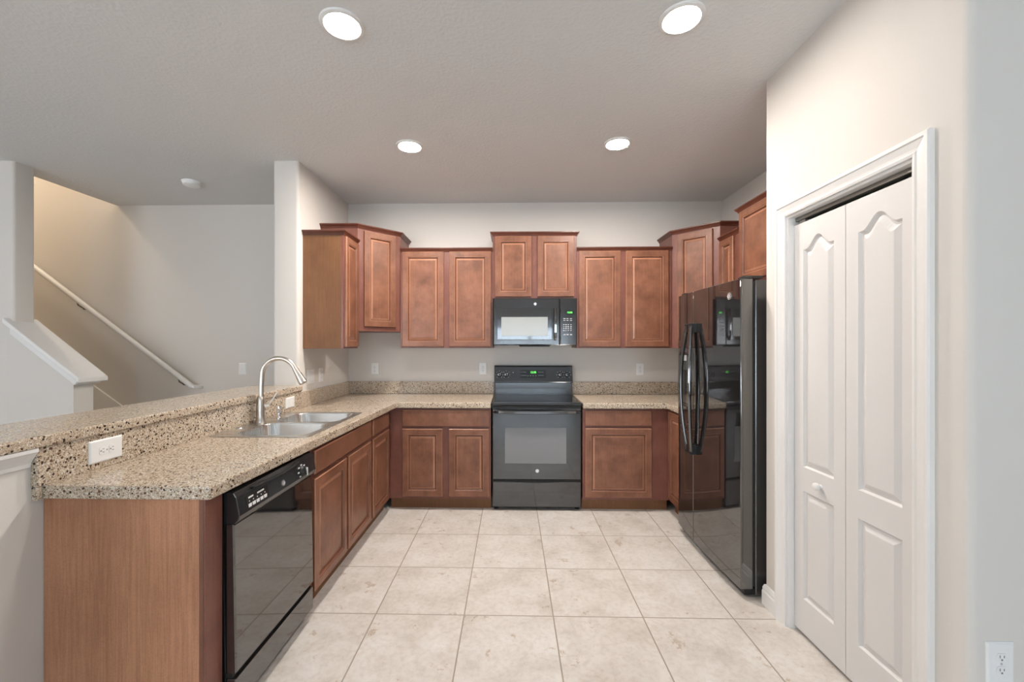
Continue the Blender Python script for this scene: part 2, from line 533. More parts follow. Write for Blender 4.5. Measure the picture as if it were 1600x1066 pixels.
bm = nb()
box(bm, HUGE_L - .15, HUGE_L, YF, YB, 0, 0.75); box(bm, HUGE_L - .15, HUGE_L, YF, YB, 2.25, 5.4)
box(bm, HUGE_L - .15, HUGE_L, YF, -1.7, .75, 2.25); box(bm, HUGE_L - .15, HUGE_L, .5, YB, .75, 2.25)
struct('wall_living', bm, M_WALL)
e = bpy.data.objects.new('window_4', None); COL.objects.link(e); e.location = (HUGE_L - .08, -.6, .75); e['kind'] = 'structure'
bm = nb()
for y0, y1, z0, z1 in ((-1.1, -1.05, 0, 1.5), (1.05, 1.1, 0, 1.5), (-1.05, 1.05, 0, .05), (-1.05, 1.05, 1.45, 1.5), (-.03, .03, .05, 1.45)):
    box(bm, -.03, .03, y0, y1, z0, z1)
obj('window_frame', bm, M_TRIM, e, 0.004)
for y0, y1 in ((-1.05, -.03), (.03, 1.05)):
    bxo('pane', (-.004, .004, y0, y1, .05, 1.45), M_GLASS, e)
bm = nb(); box(bm, XFR, XFR + .15, YF, 1.276, 0, ZC)
struct('wall_nook', bm, M_WALL)

# stairwell: wall beside the stairs, half wall with sloped top, shaft above the ceiling
bm = nb()
prism(bm, rounded([(HUGE_L, 3.12), (-3.82, 3.12), (-3.82, 3.27), (HUGE_L, 3.27)], [0, .02, .02, 0]), 0, ZC)
struct('wall_stair', bm, M_WALL, smooth=True)
bm = nb()
mz = Matrix(((1, 0, 0, 0), (0, 0, -1, 3.27), (0, 1, 0, 0), (0, 0, 0, 1)))    # (x, z) outline, extruded along -y
prism(bm, [(-3.87, 0), (-3.345, 0), (-3.345, 1.175), (-3.87, 1.578)], 0, 0.151, mz)
struct('wall_half', bm, M_WALL)
bm = nb()
box(bm, -4.0, -3.88, 3.27, YB, ZC + .25, 5.4); box(bm, HUGE_L, -4.0, 3.15, 3.27, ZC + .25, 5.4)
struct('wall_shaft', bm, M_WALL)
bm = nb(); box(bm, HUGE_L - .15, -3.88, 3.15, YB + .15, 5.4, 5.5)
struct('ceiling_shaft', bm, M_CEIL)

# sloped cap on the half wall with its moulding and end post trim
def slope_prism(bm, pts, y0, y1):
    mm = Matrix(((1, 0, 0, 0), (0, 0, -1, y1), (0, 1, 0, 0), (0, 0, 0, 1)))
    prism(bm, pts, 0, y1 - y0, mm)
sl = -0.772
def zc(x): return 1.555 + sl * (x + 3.84)
bm = nb()
slope_prism(bm, [(-3.855, zc(-3.855)), (-3.265, zc(-3.265)), (-3.265, zc(-3.265) + .036), (-3.855 + .05, zc(-3.805) + .038), (-3.855, zc(-3.855) + .042)], 3.075, 3.315)
struct('trim_2', bm, M_TRIM, bevel=0.008)
bm = nb()
slope_prism(bm, [(-3.82, zc(-3.82) - .058), (-3.315, zc(-3.315) - .058), (-3.285, zc(-3.285) - .002), (-3.82, zc(-3.82) - .002)], 3.095, 3.12)
slope_prism(bm, [(-3.345, zc(-3.345) - .058), (-3.315, zc(-3.315) - .058), (-3.285, zc(-3.285) - .002), (-3.345, zc(-3.345) - .002)], 3.12, 3.295)
struct('trim_3', bm, M_TRIM, bevel=0.006)

# stairs rising to the left along the back wall
bm = nb()
NS = 14
for k in range(NS):
    x1 = -3.30 - k * 0.255
    box(bm, x1 - 0.255, x1, 3.27, YB - .02, 0, 0.185 * (k + 1))
struct('staircase', bm, M_CARPET, bevel=0.012)
bm = nb()
def zs(x): return 0.787 - 0.703 * (x + 3.94)
slope_prism(bm, [(-3.30, 0.0), (-3.08, 0.0), (-3.08, zs(-3.08)), (-6.2, zs(-6.2)), (-6.2, zs(-6.2) - .3)], YB - .018, YB)
struct('trim_4', bm, M_TRIM, bevel=0.003)

# bar wall under the raised counter, the trim under the bar top
bm = nb(); box(bm, -1.79, XL, 0.62, YS, 0, 1.048)
struct('wall_bar', bm, M_WALL, bevel=0.004)
bm = nb()
sweep(bm, [(XL, 0.62), (XL, 1.38)], [(0, 1.048), (0, .984), (.006, .984), (.008, .998), (.016, 1.012), (.030, 1.032), (.034, 1.036), (.034, 1.048)][::-1])
struct('trim_5', bm, M_TRIM)

# baseboards
BB = [(0, 0), (.014, 0), (.014, .072), (.011, .080), (.0115, .092), (.006, .108), (0, .112)]
bm = nb(); sweep(bm, [(XP + .6, YP), (XP, YP), (XP, OY1 + .068)][::-1], [(-o, z) for o, z in BB]); 
struct('baseboard_pantry', bm, M_TRIM)
bm = nb(); sweep(bm, [(XP, OY0 - .07), (XP, 1.276), (XFR, 1.276)], [(o, z) for o, z in BB])
for v in bm.verts: pass
struct('baseboard_nook', bm, M_TRIM)
bm = nb(); sweep(bm, [(-3.08, YB), (-1.833, YB)], BB); struct('baseboard_back', bm, M_TRIM)
bm = nb(); sweep(bm, [(-5.0, 3.12), (-3.345, 3.12)], BB); struct('baseboard_stair', bm, M_TRIM)

# door casing round the pantry opening (profile swept round the head)
CAS = [(0.0, 0.0), (0.0, .010), (.010, .013), (.016, .010), (.024, .011), (.046, .017), (.050, .021), (.062, .021), (.066, .016), (.066, 0.0)]
bm = nb()
rings = []
for (y, z, my, mzz) in ((OY1, 0, 1, 0), (OY1, OZ, 1, 1), (OY0, OZ, -1, 1), (OY0, 0, -1, 0)):
    rings.append([bm.verts.new((XP - t, y + my * w, z + mzz * w)) for w, t in CAS])
for a, b in zip(rings, rings[1:]):
    for j in range(len(CAS)):
        bm.faces.new([a[j], a[(j + 1) % len(CAS)], b[(j + 1) % len(CAS)], b[j]])
bm.faces.new(rings[0][::-1]); bm.faces.new(rings[-1])
struct('trim_1', bm, M_TRIM)
bm = nb()   # jamb lining
box(bm, XP, XP + .115, OY1 - .012, OY1, 0, OZ); box(bm, XP, XP + .115, OY0, OY0 + .012, 0, OZ); box(bm, XP, XP + .115, OY0 + .012, OY1 - .012, OZ - .012, OZ)
struct('trim_6', bm, M_TRIM)

# bifold pantry door
door = bpy.data.objects.new('door_1', None); COL.objects.link(door)
door.location = (XP + .028, OY1 - .014, 0); door.rotation_euler = (0, 0, -PI / 2); door['kind'] = 'structure'
door['label'] = 'white two-leaf bifold pantry door with arched raised panels'
LW = (OY1 - OY0 - .028) / 2 - .002
def arch(x0, x1, z1, rise, n=16):
    pts = []
    for k in range(n + 1):
        t = k / n
        s = abs(2 * t - 1)
        q = 0.5 * (1 + math.cos(PI * min(1.0, s / 0.82)))
        pts.append((x0 + (x1 - x0) * t, z1 + rise * q))
    return pts
def panel_outline(x0, x1, z0, z1, rise):
    return [(x0, z0), (x1, z0)] + [p for p in arch(x0, x1, z1, rise)][::-1]
def panel_loops(x0, x1, z0, z1, rise, prof):
    out = []
    for i, o in prof:
        out.append([(x, -o, z) for x, z in panel_outline(x0 + i, x1 - i, z0 + i, z1 - i, rise * (1 - i * 2.0))])
    return out
def leaf(x0, nm):
    zb, zt, th = 0.018, 1.985, 0.033
    bm = nb()
    prof = [(0, 0), (.007, -.011), (.014, -.012), (.034, -.0015), (.038, -.001)]
    outer = [(x0, zb), (x0 + LW, zb), (x0 + LW, zt), (x0, zt)]
    m1 = (x0 + .062, x0 + LW - .062)
    pans = [panel_loops(m1[0], m1[1], .70 - .515, .70, 0.0, prof), panel_loops(m1[0], m1[1], .815, 1.852, .055, prof)]
    es = []
    def lp(pts):
        vs = [bm.verts.new(p) for p in pts]
        for i in range(len(vs)): es.append(bm.edges.new((vs[i], vs[(i + 1) % len(vs)])))
        return vs
    o = lp([(x, 0, z) for x, z in outer])
    firsts = [lp(p[0]) for p in pans]
    bmesh.ops.triangle_fill(bm, use_beauty=True, use_dissolve=False, edges=es)
    for f0, p in zip(firsts, pans):
        prev = f0
        for ring in p[1:]:
            cur = [bm.verts.new(q) for q in ring]
            for k in range(len(cur)):
                bm.faces.new([prev[k], prev[(k + 1) % len(cur)], cur[(k + 1) % len(cur)], cur[k]])
            prev = cur
        bm.faces.new(prev)
    bk = [bm.verts.new((x, th, z)) for x, z in outer]
    for k in range(4): bm.faces.new([o[k], o[(k + 1) % 4], bk[(k + 1) % 4], bk[k]])
    bm.faces.new(bk)
    return obj(nm, bm, M_DOORW, door)
l1 = leaf(0.0, 'door_leaf'); l2 = leaf(LW + .003, 'door_leaf')
bm = nb()
lathe(bm, [(0, .034), (.010, .0335), (.016, .029), (.0175, .022), (.0165, .016), (.009, .010), (.0075, .004), (.010, .0015), (.010, 0)], facing((LW * 0.56, 0, .758), (0, -1, 0)), 24)
obj('knob', bm, M_TRIM, l1, smooth=True)
bm = nb()
box(bm, 0, 2 * LW, .004, .032, 2.004, 2.022)
box(bm, .02, .06, .010, .026, 1.985, 2.004)
obj('track', bm, M_ALU, door, 0.002)

# ------------------------------------------------------------------ cabinets
DOOR = [(0, 0), (0, .015), (.0045, .020), (.046, .020), (.0475, .0165), (.052, .017), (.0545, .015), (.060, .007), (.063, .0065), (.078, .0125), (.081, .0135)]
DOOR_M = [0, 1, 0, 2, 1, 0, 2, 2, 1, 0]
DRAW = [(0, 0), (0, .014), (.005, .020), (.010, .020)]
DRAW_M = [0, 1, 0]
CROWN = [(0, 0), (.004, 0), (.008, .010), (.018, .022), (.024, .027), (.024, .036), (0, .036)]

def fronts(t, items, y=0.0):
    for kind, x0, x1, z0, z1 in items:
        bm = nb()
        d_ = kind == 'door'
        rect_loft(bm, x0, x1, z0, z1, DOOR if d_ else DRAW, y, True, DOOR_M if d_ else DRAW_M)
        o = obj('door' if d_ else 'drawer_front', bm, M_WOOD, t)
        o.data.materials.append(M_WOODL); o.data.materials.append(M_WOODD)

def cabinet(name, label, loc, rotz, w, h, d, items, toe=0.0, crown=None, group=None, shell=False):
    t = thing(name, label, 'cabinet', loc, rotz, group)
    bm = nb()
    if toe:
        if shell:
            box(bm, 0, w, 0, .020, toe, h); box(bm, 0, .016, .020, d, toe, h); box(bm, w - .016, w, .020, d, toe, h)
            box(bm, .016, w - .016, .020, d, toe, toe + .016); box(bm, .016, w - .016, d - .008, d, toe + .016, h)
        else:
            box(bm, 0, w, 0, d, toe, h)
        obj('carcass', bm, M_FRAME, t, 0.0015)
        bxo('toe_kick', (0, w, .050, .070, 0, toe), M_SIDE, t, label='plain toe board')
    else:
        box(bm, 0, w, 0, d, 0, h)
        obj('carcass', bm, M_FRAME, t, 0.0015)
    fronts(t, items)
    if crown:
        path = []
        l, r = crown
        if l: path.append((0, l))
        path += [(0, 0), (w, 0)]
        if r: path.append((w, r))
        bm = nb(); sweep(bm, path, [(o, z + h - .016) for o, z in CROWN])
        obj('crown_moulding', bm, M_CROWN, t)
    return t

GB = 'stained base cabinets'; GW = 'stained wall cabinets'
# --- base run on the left (faces +x)
XF = -1.04
cabinet('base_cabinet', 'wide two-door base cabinet with long false drawer front under the sink', (XF, 2.135, 0), PI / 2, .912, .860, .585,
        [('drawer', .018, .892, .722, .845), ('door', .018, .440, .112, .698), ('door', .472, .892, .112, .698)], toe=.095, group=GB, shell=True)
cabinet('base_cabinet', 'narrow base cabinet with one small drawer above one door, between sink cabinet and corner', (XF, 3.049, 0), PI / 2, .479, .860, .585,
        [('drawer', .022, .425, .722, .845), ('door', .022, .425, .112, .698)], toe=.095, group=GB)
# --- back run left and right
YFB = 3.53
cabinet('base_cabinet', 'two-door base cabinet with one wide drawer, beside the black stove on the sink side', (-1.036, YFB, 0), 0, .862, .860, .615,
        [('drawer', .112, .846, .712, .848), ('door', .112, .452, .118, .690), ('door', .508, .846, .118, .690)], toe=.095, group=GB)
cabinet('base_cabinet', 'base cabinet with one drawer over one broad door, beside the black stove', (.598, YFB, 0), 0, .722, .860, .615,
        [('drawer', .022, .575, .722, .846), ('door', .022, .575, .120, .700)], toe=.095, group=GB)
cabinet('base_cabinet', 'slim base cabinet seen edge-on, squeezed against the black refrigerator', (1.322, 3.528, 0), -PI / 2, .318, .860, .74,
        [('door', .022, .296, .120, .845)], toe=.095, group=GB)

# --- wall cabinets
cabinet('wall_cabinet', 'wall cabinet showing its plain brown side, above the counter beyond the faucet', (-1.314, 3.238, 1.371), PI / 2, .301, .905, .318,
        [('door', .018, .283, .014, .885)], crown=(.318, None), group=GW)
bm = nb(); box(bm, 0, .002, .022, .316, .002, .886)
side = [o for o in bpy.data.objects if o.name.startswith('wall_cabinet')][-1]
bm2 = nb(); box(bm2, -.003, .0, .020, .3178, .0, .888); bm.free()
obj('side_panel', bm2, M_SIDE, side)
cabinet('wall_cabinet', 'two-door wall cabinet beside the microwave, on the sink side', (-1.022, 3.831, 1.371), 0, .850, .900, .318,
        [('door', .018, .400, .014, .884), ('door', .452, .835, .014, .884)], crown=(None, None), group=GW)
cabinet('wall_cabinet', 'short raised two-door wall cabinet directly above the microwave', (-.171, 3.831, 1.822), 0, .766, .592, .318,
        [('door', .022, .352, .018, .572), ('door', .410, .742, .018, .572)], crown=(.318, .318), group=GW)
cabinet('wall_cabinet', 'two-door wall cabinet beside the microwave, on the refrigerator side', (.596, 3.831, 1.371), 0, .861, .900, .318,
        [('door', .018, .395, .014, .884), ('door', .444, .830, .014, .884)], crown=(None, None), group=GW)
def corner_cabinet(label, A, B, foot, rot, z0, h, door_z):
    t = thing('corner_wall_cabinet', label, 'cabinet', (A[0], A[1], z0), rot, GW)
    R = Matrix.Rotation(-rot, 2)
    loc = [R @ (Vector(p) - Vector(A)) for p in foot]
    bm = nb(); prism(bm, [(p.x, p.y) for p in loc], 0, h)
    obj('carcass', bm, M_FRAME, t, 0.0015)
    w = (Vector(B) - Vector(A)).length
    fronts(t, [('door', .055, w - .055, door_z, h - .03)])
    path = [loc[4], loc[0], loc[1], loc[2]]
    bm = nb(); sweep(bm, [(p.x, p.y) for p in path], [(o, z + h - .016) for o, z in CROWN])
    obj('crown_moulding', bm, M_CROWN, t)
    return t, loc
A, B = (-1.314, 3.541), (-1.024, 3.831)
t, loc = corner_cabinet('tall angled corner wall cabinet on the sink side, hung higher than its neighbours', A, B, [A, B, (-1.024, 4.150), (-1.633, 4.150), (-1.633, 3.541)], PI / 4, 1.520, .895, .04)
A, B = (1.459, 3.831), (1.749, 3.541)
corner_cabinet('tall angled corner wall cabinet rising behind the top of the black refrigerator', A, B, [A, B, (2.068, 3.541), (2.068, 4.150), (1.459, 4.150)], -PI / 4, 1.371, 1.044, .04)
cabinet('wall_cabinet', 'narrow wall cabinet between an angled corner cabinet and the one over the refrigerator', (1.749, 3.540, 1.371), -PI / 2, .315, .905, .318,
        [('door', .020, .235, .014, .885)], crown=(None, None), group=GW)
cabinet('wall_cabinet', 'wide wall cabinet mounted over the black refrigerator beside the pantry wall', (1.735, 3.222, 1.852), -PI / 2, .938, .565, .332,
        [('door', .030, .460, .018, .545), ('door', .480, .910, .018, .545)], crown=(.332, None), group=GW)

# --- finished end of the peninsula
t = thing('end_panel', 'tall brown wood-grain panel closing the near end of the peninsula', 'cabinet panel', (-1.058, 1.422, 0))
bxo('panel', (-.574, -.022, 0, .018, 0, .864), M_PANEL, t, 0.001)
bxo('edge_strip', (-.022, -.006, -.002, .018, 0, .864), M_EDGE, t, 0.001, label='darker edge band')
bxo('filler', (-.006, .0, -.001, .084, 0, .864), M_FRAME, t, 0.001, label='reddish filler strip facing the aisle')

# ------------------------------------------------------------------ countertops
ZT = .914; ZB = .866
SX0, SX1, SY0, SY1 = -1.598, -1.058, 2.155, 2.955
L_OUT = [(XL, 1.405), (-1.030, 1.405), (-.972, 3.495), (-.173, 3.495), (-.173, 4.150), (XL, 4.150)]
ct = thing('countertop', 'long L-shaped speckled beige countertop holding the sink', 'countertop', (-1.3, 2.5, ZB))
def rel(pts): return [(x + 1.3, y - 2.5) for x, y in pts]
bm = nb(); plate(bm, rel(L_OUT), [rel(rrect(SX0 + .02, SX1 - .02, SY0 + .02, SY1 - .02, .03))], 0, ZT - ZB)
obj('worktop', bm, M_GRAN, ct, 0.007, seg=3)
bm = nb(); box(bm, *(XL + 1.3, XL + .024 + 1.3), 1.384 - 2.5, YS - 2.5, ZT - ZB, 1.048 - ZB)
box(bm, XL + 1.3, XL + .020 + 1.3, 1.386 - 2.5, 1.404 - 2.5, 0.001, ZT - ZB - .001)
obj('bar_backsplash', bm, M_GRAN, ct, 0.002)
bm = nb()
box(bm, XL + 1.3, XL + .020 + 1.3, YS - 2.5, 4.130 - 2.5, ZT - ZB, 1.036 - ZB)
box(bm, XL + 1.3, -.173 + 1.3, 4.130 - 2.5, 4.150 - 2.5, ZT - ZB, 1.036 - ZB)
obj('backsplash', bm, M_GRAN, ct, 0.003)
ct2 = thing('countertop', 'short speckled beige countertop between the stove and the refrigerator', 'countertop', (1.0, 3.8, ZB))
R_OUT = [(.598, 3.495), (1.290, 3.495), (1.290, 3.212), (2.068, 3.212), (2.068, 4.150), (.598, 4.150)]
bm = nb(); prism(bm, [(x - 1.0, y - 3.8) for x, y in R_OUT], 0, ZT - ZB)
obj('worktop', bm, M_GRAN, ct2, 0.007, seg=3)
bm = nb(); box(bm, .598 - 1, 2.048 - 1, 4.130 - 3.8, 4.150 - 3.8, ZT - ZB, 1.036 - ZB); box(bm, 2.048 - 1, 2.068 - 1, 3.212 - 3.8, 4.150 - 3.8, ZT - ZB, 1.036 - ZB)
obj('backsplash', bm, M_GRAN, ct2, 0.003)
bm = nb(); box(bm, -.4, 0, 0, YS - .62, 0, .040)
o = obj('bar_top', bm, M_GRAN, None, 0.008, seg=3); o.location = (-1.598, .62, 1.048)
tag(o, 'raised speckled beige bar ledge running along above the sink counter', 'bar counter')

# ------------------------------------------------------------------ sink and faucet
sk = thing('sink', 'double-bowl stainless steel sink set in the left countertop', 'sink', (-1.328, 2.555, ZT))
def rs(pts): return [(x + 1.328, y - 2.555) for x, y in pts]
B1 = (-1.492, -1.092, 2.192, 2.535); B2 = (-1.492, -1.092, 2.575, 2.920)
bm = nb(); plate(bm, rs(rrect(SX0, SX1, SY0, SY1, .03)), [rs(rrect(*B1, .075, 8)), rs(rrect(*B2, .075, 8))], .0005, .005)
obj('deck', bm, M_STEEL, sk, 0.0015)
for (x0, x1, y0, y1) in (B1, B2):
    bm = nb(); rings = []
    for ins, z, r in ((0, .005, .075), (.004, -.004, .073), (.010, -.14, .07), (.028, -.172, .06), (.10, -.180, .04)):
        rings.append([bm.verts.new((x, y, z)) for x, y in rs(rrect(x0 + ins, x1 - ins, y0 + ins, y1 - ins, r, 8))])
    for a, b in zip(rings, rings[1:]):
        for k in range(len(a)): bm.faces.new([a[k], a[(k + 1) % len(a)], b[(k + 1) % len(a)], b[k]])
    bm.faces.new(rings[-1])
    bl = obj('bowl', bm, M_STEEL, sk, smooth=True)
    bm = nb(); lathe(bm, [(0, .001), (.018, .001), (.022, .004), (.042, .004), (.044, 0)], Matrix.Translation(((x0 + x1) / 2 + 1.328, (y0 + y1) / 2 - 2.555, -.180)))
    obj('drain', bm, M_CHROME, bl, smooth=True)

fc = thing('faucet', 'tall brushed nickel gooseneck pull-down faucet at the back of the sink', 'faucet', (-1.566, 2.573, ZT + .005))
bm = nb()
lathe(bm, [(0, 0), (.030, 0), (.030, .006), (.026, .014), (.0245, .05), (.0235, .132), (.021, .150), (.0165, .158), (0, .158)], None, 28)
obj('body', bm, M_NICKEL, fc, smooth=True)
bm = nb()
P0 = Vector((0.004, 0, .15)); pts = [P0, Vector((.006, 0, .22)), Vector((.009, 0, .285))]
cx_, cz_, rr = .118, .288, .109
for k in range(1, 17):
    a = PI - k * (PI * 0.86) / 16
    pts.append(Vector((cx_ + rr * math.cos(a), 0, cz_ + rr * math.sin(a))))
tube(bm, pts, .0145, 16)
obj('spout', bm, M_NICKEL, fc, smooth=True)
d = (pts[-1] - pts[-2]).normalized(); e0 = pts[-1]
bm = nb()
tube(bm, [e0 - d * .004, e0 + d * .004, e0 + d * .03, e0 + d * .085, e0 + d * .104, e0 + d * .108], [.0155, .0165, .0185, .0245, .0255, .022], 20)
hd = obj('spray_head', bm, M_NICKEL, fc, smooth=True)
bm = nb(); tube(bm, [e0 + d * .035 + Vector((.019, 0, .004)), e0 + d * .09 + Vector((.0245, 0, .004))], .0035, 8)
obj('spray_button', bm, M_BLKM, hd)
bm = nb()
tube(bm, [(.015, .010, .098), (.040, .024, .100)], .0135, 14)
tube(bm, [(.036, .022, .100), (.058, .030, .135), (.086, .040, .180)], [.006, .0055, .0045], 10)
obj('lever', bm, M_NICKEL, fc, smooth=True)

sd = thing('soap_dispenser', 'small chrome dispenser spout standing on the sink deck beside the faucet', 'soap dispenser', (-1.530, 2.712, ZT + .005))
bm = nb(); lathe(bm, [(0, 0), (.017, 0), (.017, .005), (.013, .010), (.011, .030), (.015, .036), (.015, .046), (.010, .050), (.010, .058), (.0145, .064), (.013, .078), (0, .080)], None, 20)
obj('pump', bm, M_CHROME, sd, smooth=True)
bm = nb(); tube(bm, [(0, 0, .066), (.02, -.004, .072), (.036, -.008, .066)], .0045, 8); obj('nozzle', bm, M_CHROME, sd, smooth=True)
bm = nb(); lathe(bm, [(0, .006), (.016, .006), (.020, .003), (.021, 0)], None, 20)
o = obj('hole_cover', bm, M_STEEL, None, smooth=True); o.location = (-1.567, 2.37, ZT + .005)
tag(o, 'flat round steel cap covering the spare hole in the sink deck', 'sink cap')

# ------------------------------------------------------------------ range
RX0, RX1 = -.167, .593
RW = RX1 - RX0
rg = thing('range', 'freestanding black electric stove with smooth glass top and rear control panel', 'stove', (RX0, 3.525, 0))
bxo('body', (.002, RW - .002, .028, .615, .035, .895), M_BLKS, rg, 0.003)
bm = nb(); box(bm, 0, RW, -.008, .60, .888, .910)
obj('cooktop_frame', bm, M_BLKG, rg, 0.007)
ck = bxo('cooktop_glass', (.012, RW - .012, .012, .565, .908, .914), M_BLK, rg, 0.002)
for x, y, r in ((.19, .16, .105), (.57, .16, .085), (.19, .42, .08), (.57, .42, .105)):
    bm = nb(); lathe(bm, [(r - .0025, 0), (r - .0025, .0006), (r, .0006), (r, 0)], Matrix.Translation((x, y, .9137)), 40)
    obj('burner_ring', bm, M_BLKG, ck)
bm = nb()   # backguard: lower riser and tilted console
box(bm, .004, RW - .004, .545, .610, .912, 1.035)
obj('riser', bm, M_BLKG, rg, 0.004)
bm = nb()
mp = Matrix(((0, 0, 1, 0), (1, 0, 0, 0), (0, 1, 0, 0), (0, 0, 0, 1)))
prism(bm, [(.612, 1.032), (.612, 1.19), (.600, 1.200), (.553, 1.197), (.545, 1.190), (.522, 1.040), (.528, 1.032)], 0, RW, mp)
cs = obj('console', bm, M_BLKG, rg, 0.004)
def onc(x, z, out=0.0):      # a point on the sloped console face
    return Vector((x, .5455 - (1.190 - z) * (.023 / .150) - out, z))
nc = Vector((0, -.150, .023)).normalized()
for x in (.050, .118, .640, .706):
    bm = nb(); mtx = facing(onc(x, 1.112), nc)
    lathe(bm, [(.024, 0), (.024, .006), (.021, .010), (.0195, .024), (.016, .026), (0, .026)], mtx, 24)
    kb = obj('knob', bm, M_BLK, rg, smooth=True)
    bm = nb(); box(bm, -.0035, .0035, -.018, .018, .020, .034)
    bmesh.ops.transform(bm, matrix=mtx @ Matrix.Rotation(.2, 4, 'Z'), verts=bm.verts[:])
    obj('grip', bm, M_BLKM, kb, 0.001)
def touch(x, z, hx, hz, name):
    p = onc(x, z, .0012)
    bxo(name, (p.x - hx, p.x + hx, p.y, p.y + .0016, p.z - hz, p.z + hz), M_GREY, cs)
for x in (.050, .118, .640, .706):
    for k in range(7):
        a = -0.9 + k * (PI + 1.8) / 6
        touch(x + .033 * math.cos(a), 1.112 + .033 * math.sin(a), .0024, .0024, 'dial_mark')
for k in range(4):
    for j in range(2):
        for x0 in (.262, .432): touch(x0 + k * .014, 1.135 - j * .032, .0042, .002, 'touch_key')
for k in range(4): touch(.326 + k * .026, 1.100, .006, .0022, 'touch_key')
touch(.183, 1.132, .004, .003, 'indicator_light')
bm = nb(); q = [onc(.252, 1.155, .001), onc(.500, 1.155, .001), onc(.500, 1.078, .001), onc(.252, 1.078, .001)]
vs = [bm.verts.new(p) for p in q] + [bm.verts.new(p + Vector((0, .004, 0))) for p in q]
for f in ((0, 1, 2, 3), (7, 6, 5, 4), (0, 4, 5, 1), (1, 5, 6, 2), (2, 6, 7, 3), (3, 7, 4, 0)): bm.faces.new([vs[i] for i in f])
dp = obj('display', bm, M_DISP, cs)
text_part('clock_digits', '12:08', .026, M_GREEN, cs, Matrix.Translation(onc(.378, 1.133, .0025)) @ Matrix.Rotation(PI / 2 - .15, 4, 'X'))
# oven door
bm = nb(); rect_loft(bm, .006, RW - .006, .262, .862, [(0, -.004), (0, .018), (.006, .024), (.010, .024)], .022)
od = obj('oven_door', bm, M_BLK2, rg)
bm = nb()
box(bm, .112, .628, -.0035, -.001, .400, .702)
obj('window', bm, M_WINB, od, 0.0006, label='grey oven window')
badge(od, (RW * .505, -.002, .338), (0, -1, 0), .015)
bm = nb()
ribbon(bm, [(.012, -.020, .838), (.05, -.034, .838), (.20, -.046, .836), (RW / 2, -.050, .835), (RW - .20, -.046, .836), (RW - .05, -.034, .838), (RW - .012, -.020, .838)], (0, 0, 1), .026, .014)
box(bm, .014, .046, -.028, .0, .826, .850); box(bm, RW - .046, RW - .014, -.028, .0, .826, .850)
obj('handle', bm, M_BLK, od, smooth=True)
bm = nb(); rect_loft(bm, .006, RW - .006, .030, .246, [(0, -.004), (0, .016), (.006, .022), (.010, .022)], .022)
dw_ = obj('storage_drawer', bm, M_BLK2, rg)
bxo('vent_gap', (.008, RW - .008, .004, .030, .866, .888), M_DARK, rg)
bxo('drawer_gap', (.008, RW - .008, .012, .030, .244, .264), M_DARK, rg)
bm = nb()
pp = [(.20, .246), (RW - .20, .246), (RW - .26, .238), (RW / 2, .234), (.26, .238)]
prism(bm, pp, -.0015, .001, Matrix(((1, 0, 0, 0), (0, 0, 1, 0), (0, 1, 0, 0), (0, 0, 0, 1))))
obj('finger_pull', bm, M_DARK, dw_)
for x in (.035, RW - .035):
    for y in (.06, .56):
        bm = nb(); lathe(bm, [(.018, 0), (.018, .012), (.010, .016), (.010, .036)], Matrix.Translation((x, y, 0)), 14)
        obj('foot', bm, M_BLKM, rg)

# ------------------------------------------------------------------ microwave
MX0 = -.165; MW = .752; MZ0 = 1.395; MH = .424
mw = thing('microwave', 'black over-the-range microwave hung between the wall cabinets above the stove', 'microwave', (MX0, 3.752, MZ0))
bxo('body', (.002, MW - .002, .022, .395, .006, MH - .002), M_BLKG, mw, 0.004)
bm = nb(); rect_loft(bm, 0, .597, .002, MH, [(0, -.003), (0, .014), (.008, .020), (.012, .020)], .022)
md = obj('door', bm, M_BLKG, mw)
bm = nb(); rect_loft(bm, .035, .532, .050, .335, [(0, -.001), (0, .0005), (.004, .0018), (.008, .0018)], .0025)
wf = obj('window_surround', bm, M_BLK2, md, label='glossy black glass surround')
bm = nb(); rect_loft(bm, .075, .490, .085, .255, [(0, 0), (0, .0016), (.003, .0022)], .0015)
obj('window', bm, M_MWWIN, md, label='pale grey screened window')
badge(md, (.378, .002, MH - .052), (0, -1, 0), .013)
bm = nb()
ribbon(bm, [(.556, -.012, .330), (.556, -.030, .310), (.556, -.036, .25), (.556, -.037, .18), (.556, -.034, .10), (.556, -.028, .068), (.556, -.010, .052)], (1, 0, 0), .026, .016)
box(bm, .546, .566, -.020, .004, .300, .326); box(bm, .546, .566, -.020, .004, .056, .080)
obj('handle', bm, M_BLK, md, smooth=True)
bm = nb(); rect_loft(bm, .600, MW, .002, MH, [(0, -.003), (0, .014), (.008, .020), (.012, .020)], .022)
cp = obj('control_panel', bm, M_BLKG, mw)
bxo('display', (.650, .728, -.0005, .004, .275, .315), M_DISP, cp)
text_part('clock_digits', '12:08', .022, M_GREEN, cp, Matrix.Translation((.686, -.0012, .295)) @ Matrix.Rotation(PI / 2, 4, 'X'))
def key(x, z, hx, hz): bxo('key', (x - hx, x + hx, -.0004, .004, z - hz, z + hz), M_GREY, cp)
for z in (.240, .224):
    for x in (.640, .667, .698): key(x, z, .009, .003)
for z in (.186, .168, .152, .134):
    for x in (.634, .654, .674, .698): key(x, z, .006, .004)
for x in (.642, .668, .698): key(x, .097, .009, .005)
bm = nb()
prism(bm, [(.225, -.0), (.525, -.0), (.505, -.016), (.245, -.016)], -.006, .20, Matrix(((1, 0, 0, 0), (0, 0, 1, .03), (0, 1, 0, .006), (0, 0, 0, 1))))
obj('vent_lip', bm, M_DARK, mw)
for k in range(2):
    bxo('grease_filter', (.06 + k * .47, .22 + k * .47, .10, .30, -.001, .006), M_ALU, mw)

